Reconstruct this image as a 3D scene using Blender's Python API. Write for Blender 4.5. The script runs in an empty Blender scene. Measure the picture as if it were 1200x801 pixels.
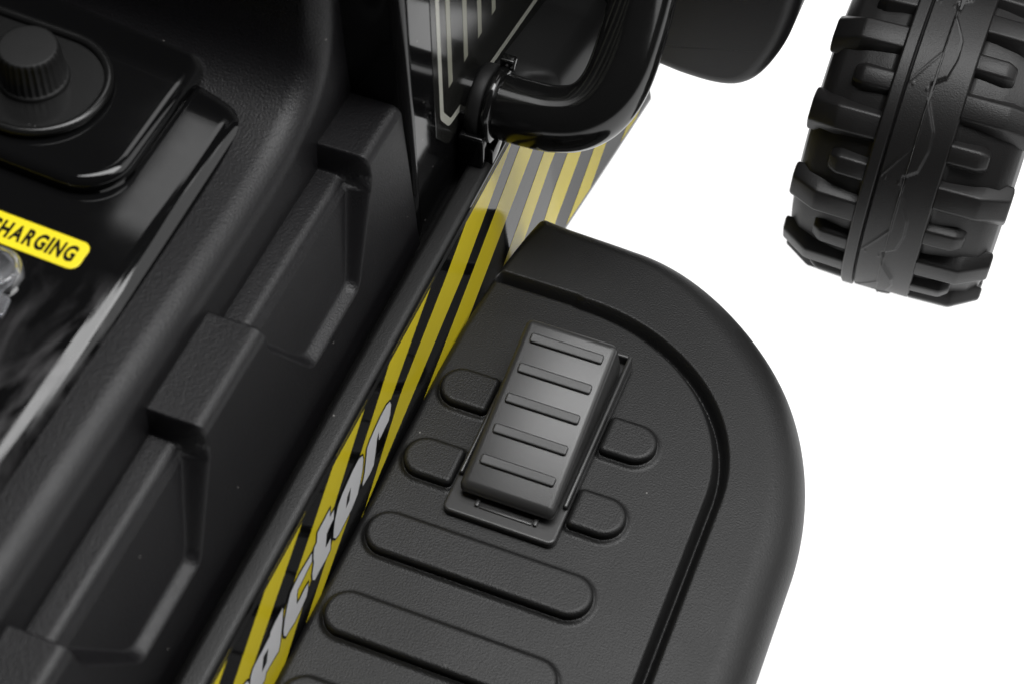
import bpy, bmesh, math, random
import numpy as np
from mathutils import Vector, Matrix
random.seed(4)
scene = bpy.context.scene
COL = scene.collection
U = 0.001                                  # geometry below is written in millimetres

# ------------------------------------------------------------------ camera
PITCH, YAW, DIST = math.radians(52.792), math.radians(21.714), 0.9
heading = Vector((-math.sin(YAW), math.cos(YAW), 0))
fwd = heading * math.cos(PITCH) - Vector((0, 0, 1)) * math.sin(PITCH)
right = Vector((math.cos(YAW), math.sin(YAW), 0))
upv = right.cross(fwd)
cam = bpy.data.cameras.new('camera')
cam.lens, cam.sensor_width = 61.5, 36
cam.clip_start, cam.clip_end = 0.02, 60
cam.dof.use_dof = True
cam.dof.focus_distance = 0.91
cam.dof.aperture_fstop = 10
camo = bpy.data.objects.new('camera', cam)
COL.objects.link(camo)
M3 = Matrix((right, upv, -fwd)).transposed()
camo.matrix_world = Matrix.Translation(-fwd * DIST) @ M3.to_4x4()
scene.camera = camo

# ------------------------------------------------------------------ world, lamps, exposure
w = bpy.data.worlds.new('World'); scene.world = w; w.use_nodes = True
w.node_tree.nodes['Background'].inputs[0].default_value = (1, 1, 1, 1)
w.node_tree.nodes['Background'].inputs[1].default_value = 0.03

def softbox(name, loc, target, sx, sy, power, col=(1, 1, 1)):
    l = bpy.data.lights.new(name, 'AREA'); l.shape = 'RECTANGLE'
    l.size, l.size_y, l.energy, l.color = sx, sy, power, col
    o = bpy.data.objects.new(name, l); COL.objects.link(o)
    o.location = loc
    o.rotation_euler = (Vector(target) - Vector(loc)).to_track_quat('-Z', 'Y').to_euler()
    return o
softbox('key_softbox', (0.28, 0.18, 1.60), (0.28, 0.18, 0), 1.40, 0.50, 25)
softbox('overhead_softbox', (-0.06, 0.93, 1.62), (-0.06, 0.93, 0), 1.32, 0.23, 2.6)
softbox('added_front_fill', (0.25, 1.32, 1.62), (0.25, 1.32, 0), 1.50, 0.45, 4.5)  # added fill lamp, lifts the sheen on the front of the footboard
softbox('side_softbox', (1.1, 0.55, 1.15), (0.0, 0.0, 0), 1.5, 1.4, 13)
softbox('added_floor_backlight', (0.3, 0.6, -0.75), (0.3, 0.6, 0), 4.5, 4.5, 145)     # added lamp under the floor, keeps it white and washes out shadows

vs = scene.view_settings
vs.view_transform, vs.look, vs.exposure, vs.gamma = 'Standard', 'None', 0, 1
vs.use_curve_mapping = False

# ------------------------------------------------------------------ materials
def mat(name, col, rough=0.5, spec=0.5, grain=0.0, gscale=900, coat=0.0, var=0.0, smudge=0.0, trans=0.0):
    m = bpy.data.materials.new(name); m.use_nodes = True
    nt = m.node_tree; N = nt.nodes; L = nt.links
    b = N['Principled BSDF']
    b.inputs['Base Color'].default_value = (*col, 1)
    b.inputs['Roughness'].default_value = rough
    b.inputs['Specular IOR Level'].default_value = spec
    b.inputs['Coat Weight'].default_value = coat
    b.inputs['Coat Roughness'].default_value = 0.06
    b.inputs['Transmission Weight'].default_value = trans
    tc = N.new('ShaderNodeTexCoord')
    if grain:
        n1 = N.new('ShaderNodeTexNoise'); n1.inputs['Scale'].default_value = gscale
        n1.inputs['Detail'].default_value = 1.0; n1.inputs['Roughness'].default_value = 0.5
        L.new(tc.outputs['Object'], n1.inputs['Vector'])
        bp = N.new('ShaderNodeBump'); bp.inputs['Strength'].default_value = grain
        bp.inputs['Distance'].default_value = 0.0002
        L.new(n1.outputs['Fac'], bp.inputs['Height'])
        L.new(bp.outputs['Normal'], b.inputs['Normal'])
    if var:
        n2 = N.new('ShaderNodeTexNoise'); n2.inputs['Scale'].default_value = 22
        n2.inputs['Detail'].default_value = 5; n2.inputs['Roughness'].default_value = 0.65
        L.new(tc.outputs['Object'], n2.inputs['Vector'])
        mr = N.new('ShaderNodeMapRange'); mr.inputs[1].default_value = .3; mr.inputs[2].default_value = .7
        mr.inputs[3].default_value = rough - var; mr.inputs[4].default_value = rough + var
        L.new(n2.outputs['Fac'], mr.inputs[0]); L.new(mr.outputs[0], b.inputs['Roughness'])
        # dust specks
        n3 = N.new('ShaderNodeTexVoronoi'); n3.inputs['Scale'].default_value = 95
        L.new(tc.outputs['Object'], n3.inputs['Vector'])
        th = N.new('ShaderNodeMapRange'); th.inputs[1].default_value = .028; th.inputs[2].default_value = .05
        th.inputs[3].default_value = 1; th.inputs[4].default_value = 0
        L.new(n3.outputs['Distance'], th.inputs[0])
        sp = N.new('ShaderNodeSeparateColor'); L.new(n3.outputs['Color'], sp.inputs[0])
        gt = N.new('ShaderNodeMath'); gt.operation = 'GREATER_THAN'; gt.inputs[1].default_value = .86
        L.new(sp.outputs[0], gt.inputs[0])
        mu = N.new('ShaderNodeMath'); mu.operation = 'MULTIPLY'
        L.new(th.outputs[0], mu.inputs[0]); L.new(gt.outputs[0], mu.inputs[1])
        mx = N.new('ShaderNodeMix'); mx.data_type = 'RGBA'
        mx.inputs[6].default_value = (*col, 1); mx.inputs[7].default_value = (.22, .21, .2, 1)
        L.new(mu.outputs[0], mx.inputs[0])
        out = mx.outputs[2]
        if smudge:      # wiped dust film: streaky lighter patches, present on the rear half of the panel only
            mp = N.new('ShaderNodeMapping'); mp.inputs['Scale'].default_value = (40, 14, 1)
            mp.inputs['Rotation'].default_value = (0, 0, -.5)
            L.new(tc.outputs['Object'], mp.inputs['Vector'])
            n4 = N.new('ShaderNodeTexNoise'); n4.inputs['Scale'].default_value = 1.2
            n4.inputs['Detail'].default_value = 6; n4.inputs['Distortion'].default_value = 1.2
            L.new(mp.outputs[0], n4.inputs['Vector'])
            r4 = N.new('ShaderNodeMapRange'); r4.inputs[1].default_value = .45; r4.inputs[2].default_value = .7
            r4.inputs[3].default_value = 0; r4.inputs[4].default_value = smudge
            L.new(n4.outputs['Fac'], r4.inputs[0])
            sx = N.new('ShaderNodeSeparateXYZ'); L.new(tc.outputs['Object'], sx.inputs[0])
            ry = N.new('ShaderNodeMapRange'); ry.inputs[1].default_value = -.145; ry.inputs[2].default_value = -.175
            L.new(sx.outputs[1], ry.inputs[0])
            m4 = N.new('ShaderNodeMath'); m4.operation = 'MULTIPLY'
            L.new(r4.outputs[0], m4.inputs[0]); L.new(ry.outputs[0], m4.inputs[1])
            mx2 = N.new('ShaderNodeMix'); mx2.data_type = 'RGBA'
            L.new(m4.outputs[0], mx2.inputs[0]); L.new(out, mx2.inputs[6])
            mx2.inputs[7].default_value = (.16, .155, .16, 1)
            out = mx2.outputs[2]
            ad = N.new('ShaderNodeMath'); ad.operation = 'ADD'
            L.new(mr.outputs[0], ad.inputs[0]); L.new(m4.outputs[0], ad.inputs[1])
            L.new(ad.outputs[0], b.inputs['Roughness'])
        L.new(out, b.inputs['Base Color'])
    return m
M = dict(
    plastic=mat('textured_black_plastic', (.0070, .0069, .0069), .46, .40, .9, 1200, var=.03),
    wall=mat('textured_black_plastic_wall', (.0039, .0036, .0044), .43, .37, 1.0, 1100, var=.03),
    fender=mat('dull_black_plastic', (.0040, .0038, .0044), .38, .3, .3, 1000),
    gloss=mat('glossy_black_plastic', (.004, .004, .0042), .08, .3, var=.04),
    panel=mat('glossy_panel_plastic', (.004, .004, .0042), .06, .36, var=.03, smudge=.28),
    pipe=mat('glossy_pipe_plastic', (.005, .005, .005), .12, .55, var=.05),
    satin=mat('satin_black_plastic', (.028, .0277, .0275), .31, .5, .12, 1400),
    plate=mat('dull_plate_plastic', (.007, .007, .007), .24, .5, .1, 1200),
    rib=mat('satin_rib_plastic', (.019, .0188, .0186), .38, .5, .12, 1400),
    dark=mat('matte_black_plastic', (.006, .006, .006), .55, .3, .2, 900),
    tyre=mat('black_tyre_plastic', (.008, .0076, .0076), .42, .35, .5, 1300),
    scuff=mat('scuffed_grey_plastic', (.06, .06, .06), .6, .3, .5, 1500),
    yellow=mat('yellow_decal', (.62, .50, .020), .16, .24),
    lemon=mat('yellow_warning_sticker', (.9, .74, .01), .35, .4),
    grey=mat('silver_grey_decal', (.62, .62, .63), .2, .24),
    ink=mat('black_decal', (.008, .008, .008), .16, .24),
    olive=mat('decal_print_pale', (.26, .26, .21), .25, .5),
    pale=mat('decal_border_pale', (.4, .4, .35), .25, .4),
    clear=mat('clear_plastic', (.85, .86, .9), .08, .5, trans=.9),
    film=mat('clear_decal_film', (.012, .012, .011), .2, .5),
    floor=mat('white_studio_sweep', (.93, .93, .93), .9, .1),
)

def translucent_floor():  # floor made translucent so the added lamp below whitens it
    m = M['floor']; nt = m.node_tree; nt.nodes.clear()
    o = nt.nodes.new('ShaderNodeOutputMaterial'); mx = nt.nodes.new('ShaderNodeMixShader')
    d = nt.nodes.new('ShaderNodeBsdfDiffuse'); t = nt.nodes.new('ShaderNodeBsdfTranslucent')
    for n in (d, t): n.inputs['Color'].default_value = (.92, .92, .92, 1)
    nt.links.new(d.outputs[0], mx.inputs[1]); nt.links.new(t.outputs[0], mx.inputs[2])
    nt.links.new(mx.outputs[0], o.inputs['Surface'])
translucent_floor()

# ------------------------------------------------------------------ mesh helpers
def link(name, me, material, parent=None, smooth=True):
    o = bpy.data.objects.new(name, me); COL.objects.link(o)
    if material: me.materials.append(M[material] if isinstance(material, str) else material)
    if smooth:
        me.polygons.foreach_set('use_smooth', [True] * len(me.polygons))
    if parent: o.parent = parent
    return o
def mesh(name, v, f):
    me = bpy.data.meshes.new(name)
    me.from_pydata((np.asarray(v, float) * U).tolist(), [], f)
    me.update(); return me
def grid(name, P, material, parent=None, flip=False, closed_u=False, closed_v=False):
    P = np.asarray(P, float); nu, nv = P.shape[:2]
    idx = np.arange(nu * nv).reshape(nu, nv)
    i0 = idx if closed_u else idx[:-1]; i1 = np.roll(idx, -1, 0) if closed_u else idx[1:]
    def vv(a): return (a, np.roll(a, -1, 1)) if closed_v else (a[:, :-1], a[:, 1:])
    a, b = vv(i0); d, c = vv(i1)
    F = np.stack([a, b, c, d], -1).reshape(-1, 4)
    if flip: F = F[:, ::-1]
    me = bpy.data.meshes.new(name)
    me.vertices.add(nu * nv); me.vertices.foreach_set('co', (P.reshape(-1) * U).astype(np.float32))
    me.loops.add(F.size); me.loops.foreach_set('vertex_index', F.reshape(-1).astype(np.int32))
    me.polygons.add(len(F)); me.polygons.foreach_set('loop_start', np.arange(0, F.size, 4, dtype=np.int32))
    me.update(calc_edges=True); me.validate()
    return link(name, me, material, parent)
def smoothstep(a, b, x):
    t = np.clip((x - a) / (b - a), 0, 1); return t * t * (3 - 2 * t)
def round_poly(pts, rad, seg=7):
    """polygon with rounded corners; rad is a number or one per corner"""
    out = []; n = len(pts)
    for i in range(n):
        p = np.array(pts[i], float); a = np.array(pts[i - 1], float); b = np.array(pts[(i + 1) % n], float)
        r = rad[i] if hasattr(rad, '__len__') else rad
        u = (a - p) / np.linalg.norm(a - p); v = (b - p) / np.linalg.norm(b - p)
        ang = math.acos(max(-1, min(1, float(u @ v))))
        if r <= 0 or ang > 3.1: out.append(tuple(p)); continue
        t = min(r / math.tan(ang / 2), .49 * np.linalg.norm(a - p), .49 * np.linalg.norm(b - p))
        r = t * math.tan(ang / 2)
        c = p + (u + v) / np.linalg.norm(u + v) * (r / math.sin(ang / 2))
        s, e = p + u * t - c, p + v * t - c
        a0 = math.atan2(s[1], s[0]); d = math.atan2(e[1], e[0]) - a0
        d = (d + math.pi) % (2 * math.pi) - math.pi
        for k in range(seg + 1):
            q = a0 + d * k / seg
            out.append((c[0] + r * math.cos(q), c[1] + r * math.sin(q)))
    return out
def ccw(p):
    p = np.asarray(p, float)
    s = np.sum(p[:, 0] * np.roll(p[:, 1], -1) - np.roll(p[:, 0], -1) * p[:, 1])
    return p if s > 0 else p[::-1]
def offset(p, d):
    """inset (d>0) a ccw polygon along its corner bisectors"""
    a = np.roll(p, 1, 0); b = np.roll(p, -1, 0)
    t1 = p - a; t2 = b - p
    t1 /= np.linalg.norm(t1, axis=1)[:, None] + 1e-12; t2 /= np.linalg.norm(t2, axis=1)[:, None] + 1e-12
    n1 = np.c_[-t1[:, 1], t1[:, 0]]; n2 = np.c_[-t2[:, 1], t2[:, 0]]
    m = n1 + n2; m /= np.linalg.norm(m, axis=1)[:, None] + 1e-12
    k = np.clip((m * n1).sum(1), .35, 1)
    return p + m * (d / k)[:, None]
def pillow(name, outline, h, r, material, parent=None, f=None, base=0.0, seg=5):
    """slab over a 2-D outline: height base..h, top edge rounded by r; f maps (x, y, z) -> world mm"""
    p = ccw(outline); rings = [(p, base)]
    if h - r > base + .01: rings.append((p, h - r))
    for k in range(1, seg + 1):
        t = math.pi / 2 * k / seg
        rings.append((offset(p, r * (1 - math.cos(t))), h - r + r * math.sin(t)))
    rings.append((offset(p, r + .5), h))
    n = len(p); V = []; F = []
    for q, z in rings: V += [(x, y, z) for x, y in q]
    for j in range(len(rings) - 1):
        for i in range(n):
            F.append((j * n + i, j * n + (i + 1) % n, (j + 1) * n + (i + 1) % n, (j + 1) * n + i))
    F.append(tuple((len(rings) - 1) * n + i for i in range(n)))
    F.append(tuple(reversed(range(n))))
    if f: V = [f(*q) for q in V]
    o = link(name, mesh(name, V, F), material, parent)
    o.data.polygons[-1].use_smooth = False
    return o
def solid(name, V, F, bevel, material, parent=None, seg=3):
    """convex solid with bevelled edges"""
    me = mesh(name, V, F); bm = bmesh.new(); bm.from_mesh(me)
    bmesh.ops.recalc_face_normals(bm, faces=bm.faces)
    if bevel: bmesh.ops.bevel(bm, geom=list(bm.edges), offset=bevel * U, segments=seg, profile=.5, affect='EDGES', clamp_overlap=True)
    bm.to_mesh(me); bm.free(); me.update()
    o = link(name, me, material, parent)
    return o
BOXF = [(0, 1, 2, 3), (7, 6, 5, 4), (0, 4, 5, 1), (1, 5, 6, 2), (2, 6, 7, 3), (3, 7, 4, 0)]
def box(name, x0, x1, y0, y1, z0, z1, bevel, material, parent=None, seg=3):
    V = [(x0, y0, z0), (x1, y0, z0), (x1, y1, z0), (x0, y1, z0), (x0, y0, z1), (x1, y0, z1), (x1, y1, z1), (x0, y1, z1)]
    return solid(name, V, BOXF, bevel, material, parent, seg)
def catmull(pts, n=12):
    P = np.array(pts, float); P = np.vstack([2 * P[0] - P[1], P, 2 * P[-1] - P[-2]]); out = []
    for i in range(1, len(P) - 2):
        for t in np.linspace(0, 1, n, endpoint=False):
            a, b, c, d = P[i - 1:i + 3]
            out.append(.5 * ((2 * b) + (c - a) * t + (2 * a - 5 * b + 4 * c - d) * t * t + (3 * b - a - 3 * c + d) * t ** 3))
    out.append(P[-2]); return np.array(out)
def tube(name, path, rad, material, parent=None, seg=40, caps=False):
    path = np.asarray(path, float); T = np.gradient(path, axis=0); T /= np.linalg.norm(T, axis=1)[:, None]
    n = np.cross(T[0], (0.13, .2, 1)); n /= np.linalg.norm(n); rings = []
    R = rad if hasattr(rad, '__len__') else [rad] * len(path)
    for p, t, r in zip(path, T, R):
        n = n - t * (n @ t); n /= np.linalg.norm(n); b = np.cross(t, n)
        a = np.linspace(0, 2 * np.pi, seg, endpoint=False)
        rings.append(p + r * (np.cos(a)[:, None] * n + np.sin(a)[:, None] * b))
    return grid(name, rings, material, parent, closed_v=True, flip=True)
def revolve_x(name, prof, centre, material, parent=None, seg=160, flip=False):
    """prof: (x offset, radius) revolved about the X axis through centre"""
    a = np.linspace(0, 2 * np.pi, seg, endpoint=False)
    P = [[(centre[0] + x, centre[1] + r * np.cos(t), centre[2] + r * np.sin(t)) for x, r in prof] for t in a]
    return grid(name, P, material, parent, closed_u=True, flip=flip)
def flat_poly(name, pts3, material, parent=None, holes=None):
    """triangulated flat polygon with optional holes, given as 3-D loops (mm)"""
    bm = bmesh.new()
    edges = []
    for loop in [pts3] + (holes or []):
        vs_ = [bm.verts.new(Vector(p) * U) for p in loop]
        edges += [bm.edges.new((vs_[i], vs_[(i + 1) % len(vs_)])) for i in range(len(vs_))]
    bmesh.ops.triangle_fill(bm, use_beauty=True, use_dissolve=False, edges=edges)
    bmesh.ops.recalc_face_normals(bm, faces=bm.faces)
    me = bpy.data.meshes.new(name); bm.to_mesh(me); bm.free(); me.update()
    return link(name, me, material, parent, smooth=False)
def face_to(o, d):
    """turn a flat polygon so that its normals look along d"""
    me = o.data
    if len(me.polygons) and sum((p.normal * p.area for p in me.polygons), Vector()).dot(Vector(d)) < 0: me.flip_normals()

# ------------------------------------------------------------------ setting: the white studio sweep
GROUND = -122.0
fl = link('floor', mesh('floor', [(-6000, -6000, GROUND), (6000, -6000, GROUND), (6000, 6000, GROUND), (-6000, 6000, GROUND)], [(0, 1, 2, 3)]), 'floor', smooth=False)
fl['kind'] = 'structure'

# ------------------------------------------------------------------ the toy tractor
T = bpy.data.objects.new('ride_on_tractor', None); COL.objects.link(T)
T.location = (0, 0, GROUND * U)
T['label'] = 'black plastic ride-on toy tractor with yellow hazard stripes, footboard and pedal'
T['category'] = 'toy tractor'
bpy.context.view_layer.update()
# parts are modelled in world coordinates and keep them when parented
def adopt(o):
    o.matrix_parent_inverse = Matrix.Translation((0, 0, -GROUND * U))
_link0 = link
def link(name, me, material, parent=None, smooth=True):
    o = _link0(name, me, material, parent, smooth)
    if parent is T: adopt(o)
    return o

# ---- side sill: textured rail on top, glossy striped skirt below it
YS = np.arange(-345, 262, 3.0)
def x_bottom(y): return -22.4 + .1 * max(0.0, y - 130)
def skirt(y, v, lift=0.0):
    xb = x_bottom(y); x = -34.3 + (xb + 34.3) * v; z = 56 - 126 * v
    n = np.array([126, 0, xb + 34.3]); n /= np.linalg.norm(n)
    return np.array([x, y, z]) + n * lift
prof = [(-75, 40), (-62, 43), (-50, 45)] + round_poly([(-48, 46), (-46.8, 60), (-35, 60), (-33.7, 53.5), (-40, 52)], [0, 3.4, 3.6, 1.2, 0], 8)
rail = grid('sill_rail', [[(x, y, z) for x, z in prof] for y in YS[YS < 92]], 'plastic', T, flip=True)
V = []
for y in YS:
    row = [tuple(skirt(y, v)) for v in np.linspace(-.02, 1, 60)]
    xb = x_bottom(y)
    row += [(xb - .6, y, -72.5), (xb - 2.5, y, -75), (xb - 6, y, -76.5), (xb - 40, y, -78)]
    V.append(row)
side = grid('side_skirt', V, 'gloss', T, flip=True)
side['label'] = 'glossy black skirt with yellow diagonal stripes and grey lettering'
def stripe_edge(pts):
    pts = np.array(pts, float)       # (y, v) samples, extended straight at both ends
    def f(v):
        o = np.argsort(pts[:, 1]); yy, vv = pts[o, 0], pts[o, 1]
        if v < vv[0]: return yy[0] + (v - vv[0]) * (yy[1] - yy[0]) / (vv[1] - vv[0])
        if v > vv[-1]: return yy[-1] + (v - vv[-1]) * (yy[-1] - yy[-2]) / (vv[-1] - vv[-2])
        return float(np.interp(v, vv, yy))
    return f
def line(y0, k): return [(y0, 0), (y0 - .5 / k, .5)]
STRIPES = [
    (line(-232, .0037), line(-268, .0037), .6),
    ([(-196.7, .129), (-228.5, .242)], [(-204.7, .028), (-232.2, .13)], .6),
    ([(-92.4, -.011), (-117, .092)], [(-138.5, .036), (-169.3, .148), (-182, .193)], .6),
    ([(-7.7, -.027), (-61, .136)], [(-52.6, -.061), (-83.95, .072), (-111.2, .178)], .6),
    ([(71.3, .069), (10.1, .232), (-58.3, .35)], [(28.06, .002), (-5.6, .096), (-67.2, .237), (-96.9, .362)], .6),
    ([(107.9, .258), (33.5, .433)], [(92.85, .126), (18.8, .307), (-19.9, .397)], .7),
    ([(137.4, .476), (107.1, .567)], [(123.5, .373), (93.2, .457)], .985),
    ([(168, .7), (139.6, .822)], [(152.7, .589), (123.8, .7)], .985),
    ([(194.4, .889), (165.4, 1.019)], [(182.3, .802), (153.5, .929)], .985),
    ([(236, 1.0), (215, 1.09)], [(220, .97), (205, 1.03)], .985),
]
for ra, la, vmax in STRIPES:
    fr, fl_ = stripe_edge(ra), stripe_edge(la)
    V = [[tuple(skirt(yy, v, .12)) for yy in np.linspace(fl_(v), fr(v), 6)] for v in np.linspace(0, vmax, 40)]
    V = [r for r in V if r[0][1] < 258 and r[-1][1] > -345]
    V = [[tuple(p) for p in r] for r in V]
    grid('yellow_stripe', V, 'yellow', side, flip=False)
# thin bright edge of the film where it meets the rail
grid('film_edge', [[tuple(skirt(y, v, .2)) for v in (.008, .014)] for y in YS[YS < 200]], 'grey', side, flip=True)
# lettering: the last letters of the word, traced as outlines on the skirt (y, v)
LET = {
    'a': [(-195.033, 0.211), (-197.996, 0.258), (-201.431, 0.296), (-204.024, 0.33), (-207.193, 0.356), (-213.447, 0.349), (-219.214, 0.347), (-221.822, 0.366), (-225.911, 0.363), (-229.973, 0.361), (-233.515, 0.35), (-234.528, 0.327), (-233.17, 0.3), (-230.726, 0.273), (-228.183, 0.246), (-225.334, 0.232), (-221.069, 0.23), (-215.943, 0.231), (-211.622, 0.229), (-208.786, 0.229), (-207.89, 0.218), (-202.743, 0.211)] ,
    'ah': [(-212.569, 0.265), (-216.728, 0.312), (-221.604, 0.314), (-217.203, 0.263)] ,
    'c': [(-165.442, 0.21), (-167.374, 0.242), (-170.876, 0.243), (-178.484, 0.25), (-182.014, 0.249), (-183.894, 0.265), (-186.143, 0.303), (-182.749, 0.306), (-177.859, 0.301), (-174.341, 0.305), (-175.891, 0.33), (-178.316, 0.348), (-184.052, 0.356), (-190.961, 0.362), (-196.432, 0.354), (-199.623, 0.353), (-200.77, 0.333), (-199.785, 0.31), (-196.052, 0.269), (-192.233, 0.239), (-187.526, 0.211), (-183.254, 0.204), (-177.894, 0.201), (-171.55, 0.205)] ,
    't': [(-144.246, 0.166), (-146.097, 0.198), (-141.725, 0.199), (-143.878, 0.234), (-147.695, 0.236), (-151.784, 0.244), (-155.359, 0.294), (-149.837, 0.294), (-152.37, 0.339), (-157.531, 0.344), (-164.811, 0.341), (-169.322, 0.344), (-170.668, 0.327), (-169.742, 0.3), (-165.904, 0.262), (-165.763, 0.245), (-162.963, 0.205), (-159.984, 0.203), (-157.494, 0.168), (-153.009, 0.166), (-147.131, 0.165)] ,
    'o': [(-110.13, 0.196), (-110.3, 0.216), (-112.765, 0.253), (-117.432, 0.292), (-121.443, 0.321), (-129.154, 0.337), (-137.015, 0.34), (-143.248, 0.343), (-146.534, 0.333), (-147.822, 0.313), (-146.03, 0.283), (-142.184, 0.244), (-137.676, 0.214), (-133.25, 0.2), (-126.761, 0.191), (-120.227, 0.181), (-113.273, 0.18)] ,
    'oh': [(-124.904, 0.238), (-128.801, 0.281), (-133.003, 0.289), (-129.586, 0.249)] ,
    'r': [(-78.031, 0.182), (-77.807, 0.204), (-79.908, 0.232), (-82.64, 0.253), (-90.073, 0.259), (-94.296, 0.26), (-92.967, 0.221), (-95.881, 0.24), (-99.412, 0.285), (-103.461, 0.326), (-108.227, 0.334), (-116.038, 0.329), (-115.387, 0.315), (-111.868, 0.286), (-108.33, 0.241), (-105.066, 0.201), (-101.592, 0.189), (-96.871, 0.181), (-89.118, 0.171), (-81.668, 0.17)] ,
}
def tr(pts, dy=0, dv=0): return [(y + dy, v + dv) for y, v in pts]
def letter(outer, hole=None):
    A = 126.6
    q = ccw([(y, v * A) for y, v in outer])
    # black keyline just under the grey letter
    b = offset(q, -1.1)
    o = flat_poly('letter_keyline', [tuple(skirt(y, s / A, .28)) for y, s in b], 'ink', side); face_to(o, (1, 0, .3))
    hl = None
    if hole is not None: hl = [[tuple(skirt(y, v, .42)) for y, v in hole]]
    o = flat_poly('letter', [tuple(skirt(y, s / A, .42)) for y, s in q], 'grey', side, hl); face_to(o, (1, 0, .3))
letter(tr(LET['r'], -153.3, 0.058))
letter(LET['a'], LET['ah']); letter(LET['c']); letter(LET['t']); letter(LET['o'], LET['oh']); letter(LET['r'])

# ---- footboard: one moulded sheet with a groove running round its border
def arc_pts(cx, cy, a, b, t0, t1, n):
    t = np.radians(np.linspace(t0, t1, n)); return [(cx + a * math.cos(q), cy + b * math.sin(q)) for q in t]
OUT = [(-29, -300), (172, -300)] + [(172, -200)] + arc_pts(38, -72, 134, 158, 0, 90, 70) + \
      round_poly([(38, 86), (-18, 88.5), (-24, 40)], [0, 5, 0], 8)[1:-1] + [(-25, 40), (-28, 0), (-29, -30)]
def resample(p, step, closed=True):
    p = np.asarray(p, float)
    if closed: p = np.vstack([p, p[:1]])
    s = np.r_[0, np.cumsum(np.linalg.norm(np.diff(p, axis=0), axis=1))]
    t = np.arange(0, s[-1], step)
    return np.c_[np.interp(t, s, p[:, 0]), np.interp(t, s, p[:, 1])]
OUTR = resample(OUT, 1.0)
tx = np.roll(OUTR, -2, 0) - np.roll(OUTR, 2, 0); tx /= np.linalg.norm(tx, axis=1)[:, None]
NRM = np.c_[tx[:, 1], -tx[:, 0]]
GRV = resample([(-40, 38.5), (20, 38)] + arc_pts(24, -52, 101, 89, 90, 0, 60) + [(125, -330)], 1.2, closed=False)
def near(P, Q):
    best = np.full(len(P), 1e9); idx = np.zeros(len(P), int)
    for i in range(0, len(P), 8000):
        d = ((P[i:i + 8000, None, :] - Q[None]) ** 2).sum(2)
        idx[i:i + 8000] = d.argmin(1); best[i:i + 8000] = d.min(1)
    return np.sqrt(best), idx
STEP = 0.65
gx, gy = np.meshgrid(np.arange(-62, 232, STEP), np.arange(-300, 138, STEP), indexing='ij')
PT = np.c_[gx.ravel(), gy.ravel()]
dist, ni = near(PT, OUTR)
sgn = ((PT - OUTR[ni]) * NRM[ni]).sum(1)
sd = np.where(sgn > 0, dist, -dist)
# edge radius: small against the skirt, larger at the front, largest on the outer side
ra_ = 4 + 7 * smoothstep(-24, -12, OUTR[:, 0]) * smoothstep(20, 80, OUTR[:, 1]) + 17 * smoothstep(30, 150, OUTR[:, 0])
ra_ = np.convolve(np.r_[ra_[-15:], ra_, ra_[:15]], np.ones(31) / 31, 'valid')
rr = ra_[ni]
Nn = NRM[ni]
sd = np.where(dist > 6, sd, sgn)
th = np.clip((sd + rr) / rr, 0, np.pi / 2)
inside = sd < -rr
foot = PT - Nn * sgn[:, None]
xy = np.where(inside[:, None], PT, foot + Nn * (-rr + rr * np.sin(th))[:, None])
zz = np.where(inside, 0, -rr + rr * np.cos(th))
down = np.maximum(0, sd - rr * (np.pi / 2 - 1))
zz = zz - np.minimum(down, 40)
xy = xy + Nn * (np.minimum(down, 40) * -.14)[:, None]
dg, _ = near(PT, GRV)
vg = np.clip(1 - dg / 4.3, 0, 1)
zz = zz - 9.0 * (vg - .12 * np.sin(np.pi * vg)) * smoothstep(0, 4, -sd)
def d_pad(x0, x1, yc, hw, round_left, round_right):
    rl = hw if round_left else 3; rr_ = hw if round_right else 3
    return round_poly([(x0, yc - hw), (x1, yc - hw), (x1, yc + hw), (x0, yc + hw)], [rl * .999, rr_ * .999, rr_ * .999, rl * .999], 12)
PADS = [d_pad(-22.5, 91, -129.0 - 46.2 * k, 11.6, True, True) for k in range(3)]
for k in range(2):
    PADS += [d_pad(-23, 5.4, -38.2 - 45.2 * k, 11.2, True, False), d_pad(64.4, 91, -38.2 - 45.2 * k, 11.2, False, True)]
sel = np.where((PT[:, 0] > -28) & (PT[:, 0] < 96) & (PT[:, 1] < -20) & (PT[:, 1] > -240))[0]
dp, _ = near(PT[sel], np.vstack([resample(p, 1.2) for p in PADS]))
zz[sel] += 1.7 * np.clip(1 - dp / 3.0, 0, 1) ** 2      # moulded fillet round every pad
fb = grid('footboard', np.c_[xy, zz].reshape(*gx.shape, 3), 'plastic', T)
fb['label'] = 'wide textured footboard with rounded outer corner and bordering groove'
for p in PADS: pillow('grip_pad', p, 6, 2.6, 'plastic', fb, base=-1)

# ---- accelerator pedal
def top_z(y): return 13 + (y + 97) * 22 / 89
y0, y1 = -97.5, -7
ped = solid('accelerator_pedal', [(10.6, y0, 5.5), (59.8, y0, 5.5), (59.6, y1 + 9, 6), (10.6, y1 + 9, 6),
                                  (11.4, y0 + .5, top_z(y0)), (59.2, y0 + .5, top_z(y0)), (59.2, y1, top_z(y1)), (11.4, y1, top_z(y1))],
            BOXF, 5.0, 'satin', T, 6)
ped['label'] = 'ribbed satin black accelerator pedal on a base plate'
sl = math.atan2(22, 89)
def on_pedal(yc):
    def f(x, y, z):
        return (x, yc + y * math.cos(sl) - z * math.sin(sl), top_z(yc) + y * math.sin(sl) + z * math.cos(sl))
    return f
for k in range(5):
    yc = -17.2 - 16.2 * k
    pillow('tread_rib', round_poly([(16.6, -2.6), (54.6, -2.6), (54.6, 2.6), (16.6, 2.6)], 1.3, 5), 1.3, .7, 'rib', ped, on_pedal(yc), base=-.5, seg=4)
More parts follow.
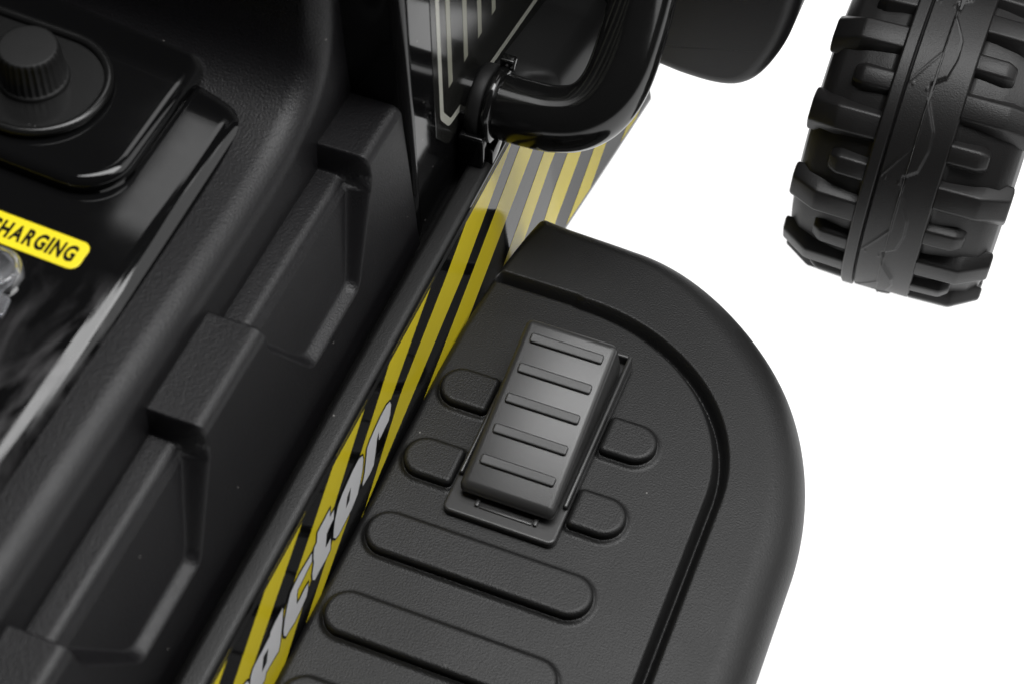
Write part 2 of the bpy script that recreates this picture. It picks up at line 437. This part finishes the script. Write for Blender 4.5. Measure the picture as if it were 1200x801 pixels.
plate = pillow('base_plate', round_poly([(6.2, -107.5), (63.6, -107.5), (63.6, 8), (6.2, 8)], 4, 6), 4.2, 1.3, 'satin', ped, base=-.5, seg=4)
for x0 in (6.6, 60.2):
    solid('side_guard', [(x0, -87, 3), (x0 + 2.9, -87, 3), (x0 + 2.9, 7.5, 3), (x0, 7.5, 3), (x0 + .4, -87, 7.2), (x0 + 2.5, -87, 7.2), (x0 + 2.5, 7.5, 10), (x0 + .4, 7.5, 10)], BOXF, .9, 'satin', ped)
box('front_guard', 9, 61, 4.9, 7.5, 3, 10, .9, 'satin', ped)
box('hinge_bar', 23, 50, -101.2, -98.9, 3.6, 4.9, .5, 'satin', ped)
for x0 in (20.6, 50.4): box('hinge_lug', x0, x0 + 2.2, -101, -96, 3.6, 5.6, .5, 'satin', ped)

# ---- console side: stepped wall of blocks and pockets
POCKETS = [(-15, -119), (-177, -281)]
YW = np.arange(-345, 23, .6)
def pocket_w(y, z):
    w_ = np.zeros(np.broadcast(y, z).shape)
    for f_, b_ in POCKETS:
        c, h = (f_ + b_) / 2, (f_ - b_) / 2
        half = h - 27 * np.clip((110 - z) / 46, 0, 1)
        side_d = (half - np.abs(y - c)) * .91
        bot = z - 64
        # rounded corner between the slanted sides and the floor of the pocket
        k = 5.0; hh = np.clip(.5 + .5 * (bot - side_d) / k, 0, 1)
        d = bot * (1 - hh) + side_d * hh - k * hh * (1 - hh)
        w_ = np.maximum(w_, smoothstep(-1.8, 1.8, d))
    return w_
RW = 5.0
rows = []
wt = pocket_w(YW, np.full_like(YW, 125.0))
xe = -66 - 12 * wt; zt = 124 - 14 * wt
na = 110
cols = []
for a in np.linspace(0, 1, na):
    z = 26 + a * (zt - RW - 26)
    cols.append(np.stack([-66 + (124 - z) * .058 - (6 + 6 * np.clip((z - 64) / 46, 0, 1)) * pocket_w(YW, z), YW, z], -1))
for t in np.linspace(0, math.pi / 2, 7)[1:]:
    cols.append(np.stack([xe - RW + RW * math.cos(t), YW, zt - RW + RW * math.sin(t)], -1))
for a in np.linspace(0, 1, 14)[1:]:
    cols.append(np.stack([(xe - RW) + a * (-95 - xe + RW), YW, zt], -1))
sw = grid('console_side_wall', np.stack(cols, 1), 'wall', T, flip=True)
sw['label'] = 'stepped black console wall with raised blocks and recessed pockets'

# ---- console top and dash tower: one swept sheet with a rounded right-hand edge
CURVE = np.array([(-345, 141), (-230, 141), (-120, 141), (-70, 141.3), (-40, 143.5), (-18, 149.5), (-3, 160), (5, 175), (8, 190), (9, 205), (13, 216), (22, 222.5), (40, 225), (90, 226)], float)
CV = catmull(CURVE, 14)
tg = np.gradient(CV, axis=0); tg /= np.linalg.norm(tg, axis=1)[:, None]
nr = np.c_[-tg[:, 1], tg[:, 0]]            # outward (up / rearward)
RE = 13.0
lat = [(x, 0) for x in np.linspace(-360, -106, 24)] + [(-106 + RE * math.sin(t), RE * (1 - math.cos(t))) for t in np.linspace(0, math.pi / 2, 12)[1:]] + \
      [(-93 + .05 * d, RE + d) for d in np.linspace(0, 40, 12)[1:]]
P = np.zeros((len(CV), len(lat), 3))
for j, (x, d) in enumerate(lat):
    P[:, j, 0] = x; P[:, j, 1] = CV[:, 0] - nr[:, 0] * d; P[:, j, 2] = CV[:, 1] - nr[:, 1] * d
shell = grid('console_shell', P, 'wall', T, flip=True)
shell['label'] = 'textured black console rim rising into the dash tower'

# ---- control panel on the console
def zp(x): return .08 * (-118 - x)
def on_panel(x, y, z): return (x + .08 * (z - 147), y, z + zp(x))
PAN = round_poly([(-115.5, -345), (-115.5, -22), (-150, -13), (-330, -3), (-330, -345)], [0, 17, 30, 0, 0], 10)
panel = pillow('control_panel', PAN, 147, 11, 'panel', T, on_panel, base=134, seg=8)
panel['label'] = 'glossy black control panel with knob and charging socket'
PLF = round_poly([(-146.5, -9), (-146.5, -102.5), (-330, -101), (-330, 2)], [9, 23, 0, 0], 14)
pillow('knob_platform', PLF, 155, 5, 'panel', panel, on_panel, base=146, seg=7)
KC = (-208.5, -57.0)
PLT = round_poly([(-173.5, -26.5), (-173.5, -89.5), (-300, -92), (-300, -26.5)], [31, 31, 0, 0], 16)
tube('plate_lip', [on_panel(x, y, 157.6) for x, y in resample(offset(ccw(PLT), 1.2), 2.0)][:-1], 2.3, 'plate', panel, 12)
pillow('knob_plate', PLT, 157.2, 1.2, 'plate', panel, on_panel, base=154, seg=6)
# knurled knob
def knob(name, cx, cy, zb, parent):
    n = 240; prof_ = [(16.0, 0, 0), (16.0, 1.6, 0), (15.2, 2.0, 0), (14.9, 2.2, 1), (13.9, 16.4, 1), (13.5, 18.4, .6), (12.6, 19.3, 0), (11.8, 19.4, 0), (0.01, 19.2, 0)]
    P = []
    for k in range(n):
        a = 2 * math.pi * k / n
        g = .75 * (.5 - .5 * math.cos(30 * a)) ** .6
        P.append([on_panel(cx + (r - g * m) * math.cos(a), cy + (r - g * m) * math.sin(a), zb + z) for r, z, m in prof_])
    return grid(name, P, 'dark', parent, closed_u=True)
knob('volume_knob', KC[0], KC[1], 157.2, panel)
# faint moulded mark on the plate below the knob
for k in range(4):
    pillow('moulded_mark', round_poly([(-197.5 + 2.6 * k, -83.0 + .5 * (k % 2)), (-195.6 + 2.6 * k, -83.0), (-195.2 + 2.6 * k, -81.6), (-197.0 + 2.6 * k, -81.2)], .5, 3), 157.35, .1, 'plate', panel, on_panel, base=157.1, seg=2)
# charging sticker
stk = pillow('charging_sticker', round_poly([(-142.4, -123.4), (-142.4, -138.8), (-250, -138.8), (-250, -123.4)], [4.2, 4.2, 0, 0], 8), 147.35, .15, 'lemon', panel, on_panel, base=146.9, seg=2)
def text_mesh(txt, height, width, bold):
    cu = bpy.data.curves.new('txt', 'FONT'); cu.body = txt; cu.size = 1; cu.offset = bold; cu.space_character = 1.12
    o = bpy.data.objects.new('txt', cu); COL.objects.link(o)
    bpy.context.view_layer.update()
    me = bpy.data.meshes.new_from_object(o.evaluated_get(bpy.context.evaluated_depsgraph_get()))
    bpy.data.objects.remove(o)
    v = np.array([q.co[:] for q in me.vertices]); v[:, :2] -= v[:, :2].min(0)
    v[:, 0] *= width / v[:, 0].max(); v[:, 1] *= height / v[:, 1].max()
    return me, v
# one mesh per letter so that each is a piece of its own
xcur = -188.0
for ch, wd in zip('CHARGING', (4.9, 4.7, 5.3, 4.6, 5.0, 1.4, 4.9, 5.0)):
    me, v = text_mesh(ch, 8.8, wd, .042)
    for q, c in zip(me.vertices, v):
        q.co = Vector(on_panel(xcur + c[0], -135.6 + c[1], 147.5)) * U
    xcur += wd + (.45 if ch == 'R' else .9)
    link('sticker_letter', me, 'ink', panel, smooth=False)
# charging socket with clear cap
def ring(name, cx, cy, prof_, material, parent, n=48):
    P = [[on_panel(cx + r * math.cos(2 * math.pi * k / n), cy + r * math.sin(2 * math.pi * k / n), z) for r, z in prof_] for k in range(n)]
    return grid(name, P, material, parent, closed_u=True)
sk = ring('charging_socket', -172.0, -153.5, [(12.0, 147), (12.0, 150), (10.8, 152.2), (9.2, 152.6), (8.4, 151.4), (8.0, 148.4), (0.01, 148.2)], 'clear', panel)
ring('socket_pin', -172.0, -153.5, [(1.8, 148), (1.8, 150.6), (1.2, 151.0), (0.01, 151.1)], 'satin', panel, 24)
pillow('socket_flap', round_poly([(-170, -164), (-158.5, -161), (-156.5, -172), (-170, -180)], 3, 5), 148.6, .8, 'clear', panel, on_panel, base=147, seg=3)

# ---- front cowl: tall glossy side of the hood, with a printed decal
def vwall(x, y, z):        # pillow (u=y, v=z, h) -> a wall that faces +X
    return (x, y, z)
cowl = pillow('front_cowl', round_poly([(22.5, 20), (270, 20), (270, 360), (22.5, 360)], 6, 6), -62, 6, 'gloss', T, lambda y, z, h: (h, y, z), base=-130, seg=8)
cowl['label'] = 'tall glossy black cowl side with pale printed vent decal'
DEC = round_poly([(52, 76), (66, 58), (235, 36), (235, 220), (52, 220)], [4, 6, 0, 0, 4], 6)
pillow('decal_film', DEC, -61.8, .05, 'film', cowl, lambda y, z, h: (h, y, z), base=-62.1, seg=2)
OL = [(60, 230), (60, 84), (69, 71), (200, 51)]
def band(pts, wdt):
    pts = resample(round_poly(pts, [0, 6, 6, 0], 6), 1.0, closed=False)
    t = np.gradient(pts, axis=0); t /= np.linalg.norm(t, axis=1)[:, None]; n = np.c_[-t[:, 1], t[:, 0]]
    return [[(-61.7, *(p - q * wdt / 2)), (-61.7, *(p + q * wdt / 2))] for p, q in zip(pts, n)]
grid('decal_outline', band(OL, 4.2), 'pale', cowl)
for yb in (72, 92, 110.5, 129.5, 148.5):
    pillow('decal_bar', [(yb - 2.6, 95), (yb + 2.6, 95), (yb + 2.6, 215), (yb - 2.6, 215)], -61.7, .02, 'olive', cowl, lambda y, z, h: (h, y, z), base=-61.9, seg=1)

def hood_rows():
    rows_ = []
    for y in np.r_[86, 86.3, 87.2, 89, np.arange(92, 330, 3)]:
        zt_ = float(np.interp(y, [84, 182, 330], [85, 62, 46])); q = 1 - min(1, (y - 86) / 3); k = math.sqrt(max(0, 1 - q * q))
        xo = -35 + 14.5 * float(smoothstep(108, 120, y))
        zb = float(np.interp(y, [86, 108, 113, 136, 200, 330], [8, 8, 40, 19, 12, 12]))
        pr = [(-60, zt_), (-52, zt_ - .5), (xo - 9, zt_ - 1.5), (xo - 4.5, zt_ - 3), (xo - 1.8, zt_ - 5.5), (xo - .6, zt_ - 9)] + \
             [(xo, zt_ - 12 + (zb + 3 - zt_ + 12) * t) for t in (0, .5, 1)] + [(xo - 1, zb + .8), (xo - 3, zb), (-38, zb - .5)]
        rows_.append([(-60 + (x + 60) * (.75 + .25 * k), y, z) for x, z in pr])
    rows_.insert(0, [(-60, 86, z) for _, _, z in rows_[0]])
    return rows_
hood = grid('hood_side', hood_rows(), 'dark', T, flip=True)
# ---- exhaust-style side pipe with its clamp and bracket
pth = [(-66, 98, 62), (-50, 98, 62), (-30, 98, 62), (-16, 99, 62.5), (-3, 103, 65), (6, 111, 71), (10.5, 124, 81), (11, 145, 97), (9, 175, 120), (6, 230, 162), (5, 300, 215)]
pipe = tube('side_pipe', catmull(pth, 16), 17.5, 'pipe', T, 56)
pipe['label'] = 'glossy black bent side pipe clamped to the cowl'
def lathe_x(name, prof_, mat_): return revolve_x(name, prof_, (0, 98, 62), mat_, pipe, 96)
lathe_x('clamp_ring', [(-58, 18), (-58, 19.8), (-56.5, 20.5), (-51.5, 20.5), (-50.3, 19.4), (-50, 18)], 'dark')
lathe_x('clamp_ring', [(-49.6, 18), (-49.4, 20.2), (-48, 21.2), (-45.6, 21.2), (-44.6, 20.2), (-44.2, 17)], 'pipe')
box('clamp_bolt', -50, -42, 108, 114, 78, 85, 1.2, 'pipe', pipe)
box('bracket', -60, -46, 74, 84, 36, 58, 1.6, 'gloss', pipe)
box('bracket_rib', -47, -43, 80, 95, 34, 46, 1.2, 'gloss', pipe)

# the console, panel, cowl and pipe were drawn at a slightly larger scale than the footboard: bring them to size
FIT = Matrix.Translation(Vector((6.8, -17.2, 24.4)) * U) @ Matrix.Scale(.966, 4)
for root in (sw, shell, panel, cowl, pipe):
    for o in [root] + list(root.children): o.data.transform(FIT)

# ---- front fender between the hood and the wheel
FN = [(-30, 380)] + [tuple(p) for p in catmull([(-30, 16), (-8, 17.5), (8, 16.5), (24, 14), (42, 13.5), (56, 17), (66, 26), (74, 42), (80, 62), (83.5, 90), (84.5, 130), (84.5, 380)], 8)]
fen = pillow('front_fender', FN, 0, 9, 'fender', T, lambda x, z, h: (x, 200 - h, z), base=-70, seg=7)
fen['label'] = 'dark textured front fender with rounded lower corner'

# ---- front wheel
WC = (160.0, 252.0, -22.0)
R0 = 100.0
half_prof = [(57, 40), (58, 58), (57.5, 74), (55.5, 82), (50, 87), (38, 91), (26, 93), (20, 93.5)]
rprof = [(20, 91), (20, 96.6), (-20, 96.6), (-20, 91)]
tyre_prof = half_prof + rprof[1:-1] + [(-x, r) for x, r in reversed(half_prof)]
def dense(p, step=2.5):
    out = [p[0]]
    for a, b in zip(p, p[1:]):
        n = max(1, int(math.hypot(b[0] - a[0], b[1] - a[1]) / step))
        out += [(a[0] + (b[0] - a[0]) * k / n, a[1] + (b[1] - a[1]) * k / n) for k in range(1, n + 1)]
    return out
wheel = revolve_x('front_wheel', dense(tyre_prof), WC, 'tyre', T, 200)
wheel['label'] = 'chunky black front wheel with lugs either side of a centre band'
def lug_mesh(x0, x1, xm, long):
    # stations along the axle: (x, top radius, half width top, half width base)
    st = [(x0, 98.4, 6.4 if long else 4.8, 13 if long else 10), (xm, 97.6, 6.4 if long else 4.8, 13 if long else 10), (x1, 88.5 if long else 94, 5.8 if long else 3.4, 12 if long else 8)]
    V = []
    for x, r, a, b in st:
        V += [(x, -b, 82 if long else 86), (x, b, 82 if long else 86), (x, a, r), (x, -a, r)]
    F = [(3, 2, 1, 0), (8, 9, 10, 11)]
    for j in range(2):
        for i in range(4):
            F.append((j * 4 + i, j * 4 + (i + 1) % 4, (j + 1) * 4 + (i + 1) % 4, (j + 1) * 4 + i))
    me = mesh('lug', V, F); bm = bmesh.new(); bm.from_mesh(me)
    bmesh.ops.recalc_face_normals(bm, faces=bm.faces)
    bmesh.ops.bevel(bm, geom=list(bm.edges), offset=1.3 * U, segments=2, profile=.5, affect='EDGES', clamp_overlap=True)
    bm.to_mesh(me); bm.free(); me.materials.append(M['tyre'])
    me.polygons.foreach_set('use_smooth', [True] * len(me.polygons)); me.update()
    return me
LM = lug_mesh(19, 58.5, 43, True); SM = lug_mesh(19, 41, 36, False)
for sgn_ in (-1, 1):
    for k in range(12):
        for me, off in ((LM, 0), (SM, 15)):
            o = bpy.data.objects.new('tread_lug', me); COL.objects.link(o); o.parent = wheel
            ang = (140 if sgn_ < 0 else 127) + 30 * k + off
            # local +z is radial, local +x axial
            rot = Matrix.Rotation(math.radians(ang - 90), 4, 'X')
            if sgn_ < 0: rot = rot @ Matrix.Rotation(math.pi, 4, 'Z')
            o.matrix_local = Matrix.Translation(Vector(WC) * U) @ rot
# sculpted centre band: a narrow ridge, a groove and a wide band with a raised zigzag step
def on_tread(x, ang, r):
    t = math.radians(ang); return (WC[0] + x, WC[1] + r * math.cos(t), WC[2] + r * math.sin(t))
AA = np.arange(0, 360, .6)
XX = np.concatenate([[-20.2, -20.0], np.arange(-19.6, 19.7, .4), [20.0, 20.2]])
zig = np.interp((AA - 98) % 30, [0, 9, 15, 22, 25, 30], [1.5, 9, 9.5, 7, 0, 1.5])
zig2 = np.interp((AA - 112) % 30, [0, 12, 13, 30], [1.5, -11.5, 1.5, 1.5])
A2, X2 = np.meshgrid(AA, XX, indexing='ij')
rad = 98.6 + 1.7 * (1 - smoothstep(-.8, .8, X2 - zig[:, None])) - .8 * (1 - smoothstep(-.5, .5, X2 - 1.5)) \
      + .5 * (1 - smoothstep(.2, .9, np.abs(X2 - zig2[:, None])))
rad = np.where(X2 < -13, 100.2 - .0 * X2, rad)
rad = rad - 2.6 * (1 - smoothstep(.25, .8, np.abs(X2 + 12.6)))
rad = rad - 1.2 * smoothstep(19.0, 20.0, np.abs(X2)) - 3.5 * (np.abs(X2) > 20.1)
tt = np.radians(A2)
grid('centre_band', np.stack([WC[0] + X2, WC[1] + rad * np.cos(tt), WC[2] + rad * np.sin(tt)], -1), 'tyre', wheel, closed_u=True)
# worn, greyed mould seam running along the band, wider where it was scuffed
rng = random.Random(7)
def scuff(a0, a1, x_of, wmax):
    rows_ = []; a = a0
    while a <= a1:
        u = (a - a0) / (a1 - a0); wd = wmax * (.25 + .75 * math.sin(math.pi * u)) * rng.uniform(.65, 1.2)
        xc = x_of(a) + rng.uniform(-.1, .1)
        rows_.append([on_tread(xc - wd / 2, a, 100.4), on_tread(xc + wd / 2, a, 100.4)]); a += 1.2
    grid('scuff_mark', rows_, 'scuff', wheel)
zf = lambda a: float(np.interp((a - 98) % 30, [0, 9, 15, 22, 25, 30], [1.5, 9, 9.5, 7, 0, 1.5])) - .8
scuff(78, 97, lambda a: 3.5 - (a - 78) * .05, 3.0)
scuff(99, 120, zf, 1.6)
scuff(97, 150, lambda a: 1.6, .9)
scuff(150, 182, lambda a: 1.4, .6)
revolve_x('wheel_rim', [(-45, 40.5), (-40, 38), (-38, 10), (38, 10), (40, 38), (45, 40.5)], WC, 'dark', wheel, 64)
